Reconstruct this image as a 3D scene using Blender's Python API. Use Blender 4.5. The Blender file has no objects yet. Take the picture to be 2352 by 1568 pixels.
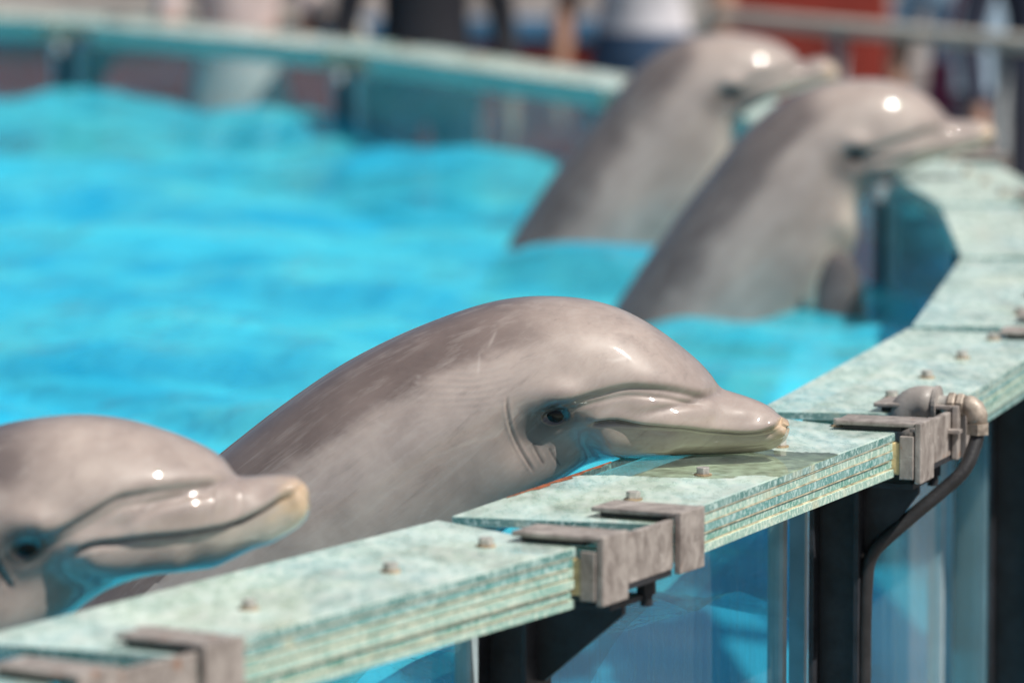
import bpy, bmesh, math, random
import numpy as np
from mathutils import Vector, Matrix
random.seed(7)
R = math.radians
S = bpy.context.scene
COL = S.collection

# ------------------------------------------------------------------ camera
FPX, CX, CY, YH = 13067.0, 1176.0, 784.0, -800.0      # photo measured on a 2352 px wide copy
SLAB = 1.20                                           # height of the glass coping
CAMZ = SLAB + 1.099
WATER = 0.93
PITCH = math.atan((CY - YH) / FPX)
cd = bpy.data.cameras.new('camera'); cam = bpy.data.objects.new('camera', cd); COL.objects.link(cam)
cam.location = (0, 0, CAMZ); cam.rotation_euler = (R(90) - PITCH, 0, 0)
cd.sensor_width = 36; cd.lens = 200; cd.clip_start = 0.1; cd.clip_end = 2000
cd.dof.use_dof = True; cd.dof.focus_distance = 7.80; cd.dof.aperture_fstop = 3.2
S.camera = cam

# ------------------------------------------------------------------ world, sun, exposure
SUN = Vector((0.46, -0.34, 0.82)).normalized()
wd = bpy.data.worlds.new('World'); S.world = wd; wd.use_nodes = True
wn = wd.node_tree
sky = wn.nodes.new('ShaderNodeTexSky'); sky.sky_type = 'NISHITA'; sky.sun_disc = False
sky.sun_elevation = math.asin(SUN.z); sky.sun_rotation = math.atan2(SUN.x, SUN.y)
wn.nodes['Background'].inputs[1].default_value = 0.05
wn.links.new(sky.outputs[0], wn.nodes['Background'].inputs[0])
sl = bpy.data.lights.new('sun', 'SUN'); sl.energy = 5.0; sl.angle = R(0.53); sl.color = (1, .95, .87)
sun = bpy.data.objects.new('sun', sl); COL.objects.link(sun)
sun.rotation_euler = SUN.to_track_quat('Z', 'Y').to_euler(); sun.location = (3, 8, 12)
S.view_settings.view_transform = 'Standard'; S.view_settings.look = 'None'
S.view_settings.exposure = 0.15; S.view_settings.gamma = 1
S.render.engine = 'CYCLES'
S.cycles.use_denoising = True; S.cycles.max_bounces = 10; S.cycles.transparent_max_bounces = 24
S.cycles.sample_clamp_indirect = 6

# ------------------------------------------------------------------ helpers
def ray(px, py):
    X = (px - CX) / FPX; Y = (CY - py) / FPX
    c, s = math.cos(PITCH), math.sin(PITCH)
    return Vector((X, c + Y * s, -s + Y * c))
def on_y(px, py, y):                 # point where a pixel's direction meets the upright plane at distance y
    d = ray(px, py); t = y / d.y
    return Vector((d.x * t, y, CAMZ + d.z * t))
def on_z(px, py, z):
    d = ray(px, py); t = (z - CAMZ) / d.z
    return Vector((d.x * t, d.y * t, z))
def empty(name, loc, label, cat, group=None, rz=0):
    o = bpy.data.objects.new(name, None); COL.objects.link(o)
    o.location = loc; o.rotation_euler = (0, 0, rz); o.empty_display_size = .05
    o['label'] = label; o['category'] = cat
    if group: o['group'] = group
    return o
def link(name, me, mats, parent=None, smooth=False):
    for m in (mats if isinstance(mats, (list, tuple)) else [mats]): me.materials.append(m)
    o = bpy.data.objects.new(name, me); COL.objects.link(o)
    if parent: o.parent = parent
    if smooth: me.polygons.foreach_set('use_smooth', [True] * len(me.polygons))
    return o
def obj(name, bm, mats, parent=None, smooth=False):
    me = bpy.data.meshes.new(name); bm.normal_update(); bm.to_mesh(me); bm.free()
    return link(name, me, mats, parent, smooth)
def tag(o, label=None, cat=None, group=None, kind=None):
    if label: o['label'] = label
    if cat: o['category'] = cat
    if group: o['group'] = group
    if kind: o['kind'] = kind
    return o
def prism(bm, poly, z0, z1, bev=0, top_mat=0, side_mat=0):
    a = [bm.verts.new((x, y, z0)) for x, y in poly]; b = [bm.verts.new((x, y, z1)) for x, y in poly]
    n = len(poly); fs = []
    f = bm.faces.new(b); f.material_index = top_mat; fs.append(f)
    f = bm.faces.new(a[::-1]); f.material_index = top_mat; fs.append(f)
    for i in range(n):
        f = bm.faces.new((a[i], a[(i + 1) % n], b[(i + 1) % n], b[i])); f.material_index = side_mat; fs.append(f)
    if bev:
        es = list({e for f in fs for e in f.edges})
        bmesh.ops.bevel(bm, geom=es, offset=bev, segments=2, affect='EDGES', profile=.6)
def box(bm, x0, x1, y0, y1, z0, z1, bev=0, M=None):
    t = bmesh.new(); prism(t, [(x0, y0), (x1, y0), (x1, y1), (x0, y1)], z0, z1, bev)
    if M is not None: t.transform(M)
    me = bpy.data.meshes.new('t'); t.to_mesh(me); t.free(); bm.from_mesh(me); bpy.data.meshes.remove(me)
def tube(bm, pts, rad, n=16, caps=True):
    pts = [Vector(p) for p in pts]; rings = []
    up = Vector((0, 0, 1)); prev = None
    for i, p in enumerate(pts):
        d = (pts[min(i + 1, len(pts) - 1)] - pts[max(i - 1, 0)]).normalized()
        if prev is None:
            u = d.orthogonal().normalized()
        else:
            u = (prev - d * prev.dot(d)).normalized()
        prev = u; v = d.cross(u)
        r = rad[i] if isinstance(rad, (list, tuple)) else rad
        rings.append([bm.verts.new(p + (u * math.cos(2 * math.pi * k / n) + v * math.sin(2 * math.pi * k / n)) * r) for k in range(n)])
    for a, b in zip(rings, rings[1:]):
        for k in range(n): bm.faces.new((a[k], a[(k + 1) % n], b[(k + 1) % n], b[k]))
    if caps: bm.faces.new(rings[0][::-1]); bm.faces.new(rings[-1])
def crv(pts, n=8):                   # Catmull-Rom through points
    P = np.array(pts, float); Q = np.vstack([2 * P[0] - P[1], P, 2 * P[-1] - P[-2]]); out = []
    for i in range(1, len(Q) - 2):
        t = np.linspace(0, 1, n, endpoint=False)[:, None]
        a, b, c, d = Q[i - 1], Q[i], Q[i + 1], Q[i + 2]
        out.append(.5 * (2 * b + (c - a) * t + (2 * a - 5 * b + 4 * c - d) * t ** 2 + (3 * b - a - 3 * c + d) * t ** 3))
    return np.vstack(out + [P[-1:]])

# ------------------------------------------------------------------ materials
class NT:
    def __init__(s, name):
        s.m = bpy.data.materials.new(name); s.m.use_nodes = True; s.t = s.m.node_tree
        s.t.nodes.clear(); s.out = s.t.nodes.new('ShaderNodeOutputMaterial')
    def n(s, typ, _out=0, **kw):
        nd = s.t.nodes.new('ShaderNode' + typ)
        for k, v in kw.items():
            if k.startswith('i_'):
                key = k[2:]; key = int(key) if key.isdigit() else key.replace('_', ' ')
                s.set(nd.inputs[key], v)
            else: setattr(nd, k, v)
        return nd
    def set(s, sock, v):
        if isinstance(v, bpy.types.NodeSocket): s.t.links.new(v, sock)
        elif isinstance(v, bpy.types.Node): s.t.links.new(v.outputs[0], sock)
        else:
            if hasattr(sock.default_value, '__len__') and not hasattr(v, '__len__'): v = (v,) * len(sock.default_value)
            if sock.type == 'RGBA' and len(v) == 3: v = (*v, 1)
            sock.default_value = v
    def pos(s, scale=(1, 1, 1), obj=False):
        g = s.n('TexCoord').outputs['Object'] if obj else s.n('NewGeometry').outputs['Position']
        return s.n('Mapping', i_Vector=g, i_Scale=scale).outputs[0]
    def noise(s, vec, scale, detail=4, rough=.55, dist=0):
        return s.n('TexNoise', i_Vector=vec, i_Scale=scale, i_Detail=detail, i_Roughness=rough, i_Distortion=dist).outputs[0]
    def ramp(s, fac, stops, interp='LINEAR'):
        r = s.n('ValToRGB', i_Fac=fac); cr = r.color_ramp; cr.interpolation = interp
        while len(cr.elements) < len(stops): cr.elements.new(.5)
        for e, (p, c) in zip(cr.elements, stops):
            e.position = p; e.color = (*c, 1) if hasattr(c, '__len__') else (c, c, c, 1)
        return r.outputs[0]
    def mix(s, fac, a, b, blend='MIX'):
        m = s.n('Mix', data_type='RGBA', blend_type=blend)
        s.set(m.inputs[0], fac); s.set(m.inputs[6], a); s.set(m.inputs[7], b)
        return m.outputs[2]
    def bump(s, h, strength=.3, dist=.01, normal=None):
        b = s.n('Bump', i_Height=h, i_Strength=strength, i_Distance=dist)
        if normal is not None: s.set(b.inputs['Normal'], normal)
        return b.outputs[0]
    def fres(s, f0=.04, k=5.0, amp=.9, normal=None):      # two-sided Schlick reflectance
        lw = s.n('LayerWeight', i_Blend=.5)
        if normal is not None: s.set(lw.inputs['Normal'], normal)
        p = s.n('Math', operation='POWER', i_0=lw.outputs['Facing'], i_1=k).outputs[0]
        return s.n('Math', operation='MULTIPLY_ADD', i_0=p, i_1=amp, i_2=f0).outputs[0]
    def bsdf(s, **kw):
        return s.n('BsdfPrincipled', **kw).outputs[0]
    def mixsh(s, fac, a, b):
        m = s.n('MixShader'); s.set(m.inputs[0], fac); s.set(m.inputs[1], a); s.set(m.inputs[2], b)
        return m.outputs[0]
    def done(s, sh):
        s.t.links.new(sh, s.out.inputs[0]); return s.m

def simple(name, c, rough=.6, var=.25, scale=20, metal=0, bump=.15, bd=.003, spec=.5, c2=None):
    t = NT(name); p = t.pos()
    n1 = t.noise(p, scale, 5); n2 = t.noise(p, scale * 6, 3)
    c2 = c2 or tuple(min(1, x * (1 + var)) for x in c)
    col = t.mix(t.ramp(n1, [(.35, 0), (.65, 1)]), tuple(x * (1 - var) for x in c), c2)
    return t.done(t.bsdf(i_Base_Color=col, i_Roughness=t.ramp(n2, [(.3, max(0, rough - .12)), (.7, min(1, rough + .1))]),
                         i_Metallic=metal, i_Specular_IOR_Level=spec, i_Normal=t.bump(n2, bump, bd)))

def m_sheet():
    t = NT('glass_sheet_face'); p = t.pos((1, 1, 1))
    big = t.noise(p, 4.5, 5, .6, .5); mid = t.noise(t.pos((60, 16, 1)), 1, 5, .65); fine = t.noise(p, 160, 3, .7)
    c = t.mix(t.ramp(big, [(.36, 0), (.62, 1)]), (.55, .78, .77), (.69, .84, .72))
    c = t.mix(t.ramp(mid, [(.42, 0), (.66, .75)]), c, (.80, .87, .82))
    c = t.mix(t.ramp(t.noise(p, 9, 6, .7, 1.2), [(.60, 0), (.78, .55)]), c, (.78, .76, .56))
    # puddle of clear water left by the chin of the front dolphin
    pc = on_z(1600, 1062, SLAB)
    q = t.n('VectorMath', operation='SUBTRACT', i_0=p, i_1=(pc.x, pc.y, SLAB)).outputs[0]
    q = t.n('Mapping', i_Vector=q, i_Scale=(2.6, 5.2, 0)).outputs[0]
    ln = t.n('VectorMath', operation='LENGTH', i_0=q).outputs['Value']
    ln = t.n('Math', operation='MULTIPLY_ADD', i_0=t.noise(p, 14, 4, .6), i_1=.55, i_2=ln).outputs[0]
    dry = t.ramp(ln, [(.98, 0), (1.06, 1)])
    spots = t.ramp(t.noise(t.pos((20, 70, 1)), 1, 4, .6), [(.58, 0), (.66, .7)])
    dry = t.n('Math', operation='MAXIMUM', i_0=dry, i_1=t.n('Math', operation='MULTIPLY', i_0=spots, i_1=t.ramp(ln, [(.6, 0), (.9, 1)])).outputs[0]).outputs[0]
    film = t.bsdf(i_Base_Color=c, i_Roughness=t.ramp(mid, [(.35, .16), (.6, .45)]), i_Specular_IOR_Level=.5, i_Normal=t.bump(fine, .10, .002))
    clear = t.mixsh(t.fres(.04, 5, .8), t.n('BsdfTransparent', i_Color=(.80, .95, .92)).outputs[0], t.n('BsdfGlossy', i_Roughness=.03).outputs[0])
    fa = t.n('Math', operation='MULTIPLY', i_0=t.ramp(t.noise(t.pos((14, 6, 1)), 1, 5, .65, .4), [(.30, .38), (.62, .78)]), i_1=t.n('Math', operation='MULTIPLY_ADD', i_0=dry, i_1=.88, i_2=.12).outputs[0]).outputs[0]
    return t.done(t.mixsh(fa, clear, film))
def m_edge(name, dark, light, seed):
    t = NT(name); g = t.n('NewGeometry').outputs['Position']
    p = t.n('Mapping', i_Vector=g, i_Location=(seed, seed * 2, seed), i_Scale=(130, 130, 110)).outputs[0]
    n1 = t.noise(p, 1, 5, .7); n2 = t.noise(t.n('Mapping', i_Vector=g, i_Location=(seed, 0, 0), i_Scale=(14, 14, 6)).outputs[0], 1, 4)
    n3 = t.noise(g, 420, 2)
    c = t.mix(t.ramp(n2, [(.35, 0), (.65, 1)]), dark, tuple(.55 * a + .45 * b for a, b in zip(dark, light)))
    c = t.mix(t.ramp(n1, [(.52, 0), (.57, .85)]), c, light)
    c = t.mix(t.ramp(n2, [(.62, 0), (.72, .5)]), c, (.55, .52, .33))
    return t.done(t.bsdf(i_Base_Color=c, i_Roughness=t.ramp(n1, [(.42, .12), (.6, .6)]), i_Normal=t.bump(n1, .35, .002)))
def m_pane():
    t = NT('clear_pane_glass'); p = t.pos((90, 90, 3))
    streak = t.ramp(t.noise(p, 1, 4, .7), [(.50, .09), (.75, .26)])
    clear = t.mixsh(t.fres(.03, 5, .96), t.n('BsdfTransparent', i_Color=(.80, .94, .95)).outputs[0], t.n('BsdfGlossy', i_Roughness=.01).outputs[0])
    return t.done(t.mixsh(streak, clear, t.mixsh(.5, t.n('BsdfDiffuse', i_Color=(.50, .70, .72)).outputs[0], t.n('BsdfTranslucent', i_Color=(.50, .72, .72)).outputs[0])))
def m_water():
    t = NT('pool_water'); g = t.n('NewGeometry').outputs['Position']
    n1 = t.noise(t.n('Mapping', i_Vector=g, i_Scale=(1, 1, .2)).outputs[0], 7, 4, .6, .6)
    n2 = t.noise(g, 26, 3, .6, .5)
    h = t.n('Math', operation='MULTIPLY_ADD', i_0=n2, i_1=.22, i_2=n1).outputs[0]
    nrm = t.bump(h, .8, .035)
    big = t.noise(g, 2.2, 4, .6, .8)
    body = t.mix(t.ramp(big, [(.35, 0), (.65, 1)]), (.035, .50, .70), (.10, .68, .76))
    inner = t.mixsh(t.fres(.34, 3, .52), t.n('BsdfTransparent', i_Color=(.52, .94, 1.0)).outputs[0], t.n('BsdfDiffuse', i_Color=body, i_Normal=nrm).outputs[0])
    gl = t.n('BsdfGlossy', i_Roughness=.03, i_Normal=nrm, i_Color=(.95, .97, 1)).outputs[0]
    return t.done(t.mixsh(t.fres(.02, 5.5, .62, nrm), inner, gl))
def m_skin(name, sc=1.0):
    t = NT(name); a = t.n('Attribute', attribute_name='col').outputs['Color']
    p = t.pos(obj=True)
    streak = t.noise(t.n('Mapping', i_Vector=t.n('Mapping', i_Vector=t.n('TexCoord').outputs['Object'], i_Rotation=(0, R(38), 0)).outputs[0], i_Scale=(7, 60, 60)).outputs[0], 1, 6, .65, .4); blot = t.noise(p, 11, 5, .6, .3); fine = t.noise(p, 240, 3, .6)
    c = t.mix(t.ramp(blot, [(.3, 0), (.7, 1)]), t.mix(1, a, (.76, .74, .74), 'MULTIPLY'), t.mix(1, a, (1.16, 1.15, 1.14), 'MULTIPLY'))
    c = t.mix(t.ramp(streak, [(.50, 0), (.74, .34)]), c, (.46, .41, .38))
    c = t.mix(t.ramp(streak, [(.24, .4), (.44, 0)]), c, (.14, .115, .11))
    b = t.bump(fine, .05, .001); b2 = t.bump(blot, .04, .01)
    return t.done(t.bsdf(i_Base_Color=c, i_Roughness=.42, i_Specular_IOR_Level=.2, i_Coat_Weight=1, i_Coat_Roughness=.035,
                         i_Coat_IOR=1.6, i_Coat_Normal=b2, i_Normal=b, i_Subsurface_Weight=.05, i_Subsurface_Radius=(.01, .005, .004)))
def m_steel():
    t = NT('weathered_steel'); p = t.pos(); v = t.pos((1, 1, .8))
    n1 = t.noise(v, 38, 6, .65, .6); n2 = t.noise(p, 26, 5, .6); n3 = t.noise(p, 300, 2)
    c = t.mix(t.ramp(n1, [(.35, 0), (.68, 1)]), (.20, .17, .155), (.44, .395, .365))
    c = t.mix(t.ramp(t.noise(v, 110, 4, .7), [(.62, 0), (.72, .8)]), c, (.60, .57, .53))
    c = t.mix(t.ramp(n2, [(.63, 0), (.74, .85)]), c, (.30, .115, .04))
    return t.done(t.bsdf(i_Base_Color=c, i_Roughness=t.ramp(n1, [(.3, .45), (.7, .7)]), i_Metallic=.15, i_Normal=t.bump(n1, .3, .003)))

M = dict(
    sheet=m_sheet(), edge=m_edge('glass_cut_edge', (.05, .19, .18), (.50, .66, .63), 0), pane=m_pane(), water=m_water(),
    layer_a=m_edge('glass_layer_edge_green', (.12, .33, .28), (.52, .66, .60), 3), layer_b=m_edge('glass_layer_edge_pale', (.26, .46, .40), (.62, .72, .62), 8),
    layer_c=m_edge('glass_layer_edge_teal', (.08, .28, .27), (.46, .62, .60), 15),
    stack_top=simple('laminate_face', (.56, .64, .40), .35, .25, 9, c2=(.76, .80, .60)), inter=simple('aged_interlayer', (.50, .42, .26), .7, .5, 40, c2=(.68, .62, .46)),
    grime=simple('seam_grime', (.16, .16, .13), .8, .6, 25, c2=(.42, .46, .38)), seal=simple('pale_sealant', (.34, .42, .45), .6, .2, 12),
    rust=simple('rust_scale', (.26, .075, .03), .85, .5, 60, bump=.5),
    steel=m_steel(), bolt=simple('bolt_steel', (.42, .40, .37), .45, .3, 90, metal=.2), rustring=simple('rust_ring', (.36, .26, .16), .8, .4, 80),
    post=simple('dark_post_paint', (.022, .024, .030), .55, .4, 18, bump=.2), rubber=simple('black_rubber', (.012, .012, .014), .6, .3, 30),
    hose=simple('black_hose', (.02, .02, .022), .5, .3, 40), pvc=simple('grey_pipe_fitting', (.33, .30, .28), .5, .2, 30),
    brass=simple('tarnished_brass', (.34, .285, .235), .5, .4, 70, metal=.15), silic=simple('yellowed_sealant', (.58, .45, .24), .5, .35, 40),
    paint=simple('pool_paint', (.08, .62, .86), .6, .08, 3), skin=m_skin('dolphin_skin'),
    eye=simple('dolphin_eye', (.010, .008, .007), .16, .3, 60, bump=0, spec=.3), lid=simple('eyelid_skin', (.05, .04, .04), .3, .3, 60),
    ground=simple('concrete_paving', (.20, .185, .17), .85, .2, 4), conc=simple('bleacher_concrete', (.33, .30, .29), .85, .22, 3),
    red=simple('red_painted_riser', (.22, .022, .012), .6, .3, 5), blue=simple('blue_bench_plank', (.035, .12, .22), .5, .3, 6),
    rail=simple('rail_paint', (.50, .46, .40), .45, .12, 12), greypost=simple('grey_rail_post', (.20, .22, .23), .5, .2, 12),
    white=simple('white_trim', (.7, .69, .68), .6, .08, 6),
)

# ------------------------------------------------------------------ pool geometry
C0 = Vector((-7.94, 11.16, 0))
JT = [-54.9, -47.9, -40.8, -33.75, -26.75, -19.55, -12.4, -5.28, 1.3, 8.2, 15.0, 21.7, 32.3, 41.7, 51.0, 58.1, 65.2]
def pol(r, th, z=0): return Vector((C0.x + r * math.cos(R(th)), C0.y + r * math.sin(R(th)), z))
def poly_r(r, th):                    # radius of the polygon wall whose corners lie at radius r
    for a, b in zip(JT, JT[1:]):
        if a <= th <= b:
            h = (b - a) / 2
            return r * math.cos(R(h)) / math.cos(R(th - (a + b) / 2))
    return r
rng = np.random.default_rng(3)
WV = []
for i in range(46):
    lam = .16 * (1.9 / .16) ** rng.random(); ang = rng.random() * 2 * math.pi
    WV.append((2 * math.pi / lam * math.cos(ang), 2 * math.pi / lam * math.sin(ang), rng.random() * 6.28, .0060 * lam ** .85))
SURGE = [(pol(8.8, -22.6), .10, .016), (pol(8.8, -24.2), .25, -.012), (pol(8.8, 27), .8, .03), (pol(8.8, 36), .9, .03)]
def wave(x, y):
    z = np.zeros_like(x)
    for kx, ky, ph, a in WV:
        s = np.sin(kx * x + ky * y + ph); z += a * (s + .35 * np.cos(2 * (kx * x + ky * y + ph)))
    for c, w, a in SURGE: z += a * np.exp(-((x - c.x) ** 2 + (y - c.y) ** 2) / w ** 2)
    return z
def make_water():
    th = np.concatenate([np.arange(-180, -58, 2.0), np.arange(-58, -36, .4), np.arange(-36, 46, .11), np.arange(46, 66, .5), np.arange(66, 180, 2.0)])
    rr = np.concatenate([[.05, 1.5, 3, 4, 5, 5.6], np.arange(6.0, 8.831, .0125), [8.835]])
    pr = np.array([poly_r(1.0, t) for t in th])
    rad = rr[None, :] * pr[:, None]; tr = np.radians(th)[:, None]
    x = C0.x + rad * np.cos(tr); y = C0.y + rad * np.sin(tr); z = WATER + wave(x, y)
    n, m = x.shape; V = np.stack([x, y, z], -1).reshape(-1, 3)
    i = np.arange(n)[:, None]; j = np.arange(m - 1)[None, :]; i2 = (i + 1) % n
    F = np.stack([(i * m + j), (i * m + j + 1), (i2 * m + j + 1), (i2 * m + j)], -1).reshape(-1, 4)
    me = bpy.data.meshes.new('pool_water'); me.from_pydata(V.tolist(), [], F.tolist())
    tag(link('water', me, M['water'], smooth=True), kind='structure')
make_water()
def disc(name, r, z, mat, n=96, hole=None):
    bm = bmesh.new()
    vs = [bm.verts.new(pol(r, 360 * k / n, z)) for k in range(n)]; bm.faces.new(vs)
    return tag(obj(name, bm, mat), kind='structure')
disc('pool_floor', 8.79, .10, M['paint'])
bm = bmesh.new(); n = 180                 # painted lower wall of the tank
rings = [[bm.verts.new(pol(poly_r(r, -180 + 360 * k / n), -180 + 360 * k / n, z if z < .2 or -50 < -180 + 360 * k / n < 13 else .74)) for k in range(n)] for r, z in ((8.80, -.1), (8.80, .30), (9.0, .30), (9.0, -.02))]
for a, b in zip(rings, rings[1:]):
    for k in range(n): bm.faces.new((a[k], a[(k + 1) % n], b[(k + 1) % n], b[k]))
tag(obj('pool_wall', bm, M['paint']), kind='structure')
bm = bmesh.new(); n = 96                  # paving reaching the horizon, open where the pool is
rings = [[bm.verts.new(pol(r, 360 * k / n, 0)) for k in range(n)] for r in (8.95, 14, 40, 200, 900)]
for a, b in zip(rings, rings[1:]):
    for k in range(n): bm.faces.new((a[k], b[k], b[(k + 1) % n], a[(k + 1) % n]))
tag(obj('ground', bm, M['ground']), kind='structure')

# ------------------------------------------------------------------ glass coping panels
def hexbolt(bm, x, y, z, r=.0098, h=.0095):
    rot = random.random()
    prism(bm, [(x + r * math.cos(rot + k * math.pi / 3), y + r * math.sin(rot + k * math.pi / 3)) for k in range(6)], z, z + h, .0012)
ORD = {2: 'in the bottom left corner, left of the nearest clamp', 3: 'under the left dolphin, nearest the camera', 4: 'under the chin of the sharp dolphin', 5: 'beyond the hose fitting, right of the sharp dolphin',
       6: 'second beyond the hose fitting, at the right edge', 7: 'just beyond the corner where the pool rim turns left', 8: 'under the beak of the rear right dolphin',
       9: 'behind the rear right dolphin', 10: 'hidden mostly behind the two rear dolphins', 11: 'on the far wall left of the rear dolphins', 12: 'on the far wall between the two left posts',
       13: 'on the far wall at the upper left corner'}
def panel(k):
    a, b = JT[k], JT[k + 1]
    A, B = pol(8.80, a), pol(8.80, b); L = (B - A).length
    rz = math.atan2((B - A).y, (B - A).x)
    # local frame: x along the wall, -y outward
    lab = ORD.get(k, 'out of the picture')
    e = empty('glass_coping_panel', (A.x, A.y, 0), 'bolted laminated glass coping panel ' + lab, 'glass panel', 'glass coping panels round the pool', rz)
    W = .262; z = SLAB; random.seed(k)
    dz = .012 if k == 4 else 0
    g0i, g0o, g1i, g1o = .012, .055, .026, .125
    if k >= 5: g1o = .075
    bm = bmesh.new()
    prism(bm, [(g0i, 0), (g0o, -W), (L - g1o, -W), (L - g1i, 0)], z - .0125, z, .0016, 0, 1)
    obj('top_sheet', bm, [M['sheet'], M['edge']], e)
    n = 5 if k == 3 else 4
    s0, s1 = .135, L - .135
    if k >= 5: s0 = .11
    zz = z - .0135
    for i in range(n):
        t = .0112; j = random.uniform(-.003, .002); je = random.uniform(-.008, .004)
        bm = bmesh.new(); prism(bm, [(s0, -.045), (s0, -W - j), (s1 - je, -W - j), (s1 - je, -.045)], zz - t, zz, .0007, 1, 0)
        obj('glass_layer', bm, [M['layer_b' if k > 9 else ('layer_a', 'layer_b', 'layer_c')[(i + k) % 3] if k != 3 else ('layer_c', 'layer_b', 'layer_b', 'layer_a', 'layer_b')[i]], M['stack_top']], e)  # far panels all pale: light passing through the glass is put into the colour
        bm = bmesh.new(); ins = -.0002 if (k == 3 and i in (1, 3)) else .0006
        prism(bm, [(s0 + .004, -.05), (s0 + .004, -W + ins), (s1 - .012, -W + ins), (s1 - .012, -.05)], zz, zz + .0013)
        obj('interlayer', bm, M['inter'], e)
        zz -= t + (.0026 if (k == 3 and i in (1,)) else .0015)
    bm = bmesh.new(); box(bm, s0, s1, -.058, -.044, z - .020, z - .0132); obj('seam_strip', bm, M['grime'], e)
    if k == 4:
        bm = bmesh.new(); v = []
        for i in range(30):
            x = .18 + i * .0125; w = .0045 * (.35 + random.random()) * math.sin(math.pi * (i + .6) / 30.5) ** .6
            v.append((bm.verts.new((x, -.0035, z + .0012)), bm.verts.new((x, -.0035 - w * 2.2, z + .0008))))
        for p, q in zip(v, v[1:]): bm.faces.new((p[0], p[1], q[1], q[0]))
        obj('rust_stain', bm, M['rust'], e)
    nb = 4; span = L - .34 if k < 8 else L - .34
    ofs = {3: (.13, .33, .62, .83), 4: (.21, .43, .70, .91)}.get(k)
    xs = [f * L for f in ofs] if ofs else [.2 + span * i / (nb - 1) for i in range(nb)]
    for x in xs:
        y = -.165 + random.uniform(-.004, .004)
        bm = bmesh.new(); hexbolt(bm, x, y, z + .002); bo = obj('bolt', bm, M['bolt'], e)
        bm = bmesh.new(); tube(bm, [(x, y, z - .0005), (x, y, z + .0022)], .0122, 20); obj('washer', bm, M['rustring'], bo)
        bm = bmesh.new(); tube(bm, [(x, y, z - .088 if k == 3 else z - .075), (x, y, z - .06)], .006, 10); obj('bolt_end', bm, M['bolt'], bo)
    bm = bmesh.new(); box(bm, .05, L - .05, -.062, -.048, .28, zz - .001, .001); gp = obj('glass_pane', bm, M['pane'], e)
    for x0, x1 in ((.040, .058), (L - .058, L - .040)):
        bm = bmesh.new(); box(bm, x0, x1, -.068, -.044, .28, zz - .002); obj('sealant_strip', bm, M['seal'], gp)
for k in range(2, 14): panel(k)

# ------------------------------------------------------------------ posts and clamp brackets
PLAB = {3: 'left of the left dolphin', 4: 'between the left dolphin and the sharp dolphin', 5: 'carrying the black hose', 6: 'at the right edge of the picture', 7: 'at the corner where the rim turns left',
        8: 'standing in the water right of the rear dolphin', 9: 'behind the rear right dolphin', 10: 'behind both rear dolphins', 11: 'left of the rear dolphins on the far wall', 12: 'in the middle of the far wall', 13: 'at the left end of the far wall'}
def post(k):
    th = JT[k]; P = pol(8.80, th)
    # local x outward, y along the wall
    e = empty('steel_post', (P.x, P.y, 0), 'dark steel post under the glass coping ' + PLAB.get(k, 'out of the picture'), 'post', 'steel posts round the pool', R(th))
    zt = SLAB - .095; dx = {4: -.02, 5: .02, 6: .06}.get(k, 0)
    bm = bmesh.new(); box(bm, .075 + dx, .083 + dx, -.036, .036, 0, zt, .001); obj('flange', bm, M['post'], e)
    bm = bmesh.new(); box(bm, .083 + dx, .142 + dx, -.004, .004, 0, zt - .001); obj('web', bm, M['post'], e)
    if k > 7:
        bm = bmesh.new(); box(bm, .030, .074, -.032, .032, .1, zt - .004, .002); obj('inner_bar', bm, M['post'], e)
    bm = bmesh.new(); box(bm, .142 + dx, .150 + dx, -.036, .036, 0, zt, .001); obj('flange', bm, M['post'], e)
    bm = bmesh.new(); box(bm, .06, .255, -.05, .05, zt, zt + .008, .001); obj('cap_plate', bm, M['post'], e)
    t = bmesh.new(); prism(t, [(.150 + dx, zt), (.150 + dx, zt - .105), (.160 + dx, zt - .105), (.250, zt - .012), (.250, zt)], -.005, .005)
    t.transform(Matrix.Rotation(R(90), 4, 'X')); obj('gusset', t, M['post'], e)
    if k > 11: return
    c = empty('clamp_bracket', (P.x, P.y, 0), 'weathered grey steel clamp on the coping ' + PLAB.get(k, 'out of the picture'), 'bracket', 'clamp brackets on the pool rim', R(th))
    z = SLAB
    for sgn, y0, y1 in ((-1, -.148, -.078), (1, .078, .148)):
        if k == 5 and sgn == 1: y0, y1 = .052, .128
        bm = bmesh.new(); box(bm, .165, .283, y0, y1, z + .008, z + .0145, .002); obj('top_plate', bm, M['steel'], c)
        bm = bmesh.new(); box(bm, .176, .262, y0 + .006, y1 - .006, z + .0012, z + .0079); obj('rubber_pad', bm, M['rubber'], c)
        zb = z - (.072 if sgn < 0 else .064)
        bm = bmesh.new(); box(bm, .2835, .293, y0 - .0015, y1 + .0015, zb, z + .0150, .002); obj('front_plate', bm, M['steel'], c)
        if sgn < 0:
            bm = bmesh.new(); box(bm, .262, .2825, y0 - .004, y0 + .006, zb + .006, z - .004, .0015); obj('side_plate', bm, M['steel'], c)
            bm = bmesh.new(); box(bm, .235, .262, y0 - .002, y0 + .02, zb + .012, z - .014, .003); obj('sealant_lump', bm, M['silic'], c)
    bm = bmesh.new(); box(bm, .272, .282, -.078, .078, z - .058, z + .006, .002); obj('tie_bar', bm, M['steel'], c)
    bm = bmesh.new(); box(bm, .2, .281, -.075, .075, z - .066, z - .0585, .001); obj('lower_plate', bm, M['post'], c)
    bm = bmesh.new(); tube(bm, [(.255, .055, z - .069), (.255, .055, z - .088)], .013, 6); tube(bm, [(.255, .055, z - .084), (.255, .055, z - .103)], .008, 12); obj('clamp_bolt', bm, M['post'], c)
for k in range(3, 14): post(k)

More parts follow.
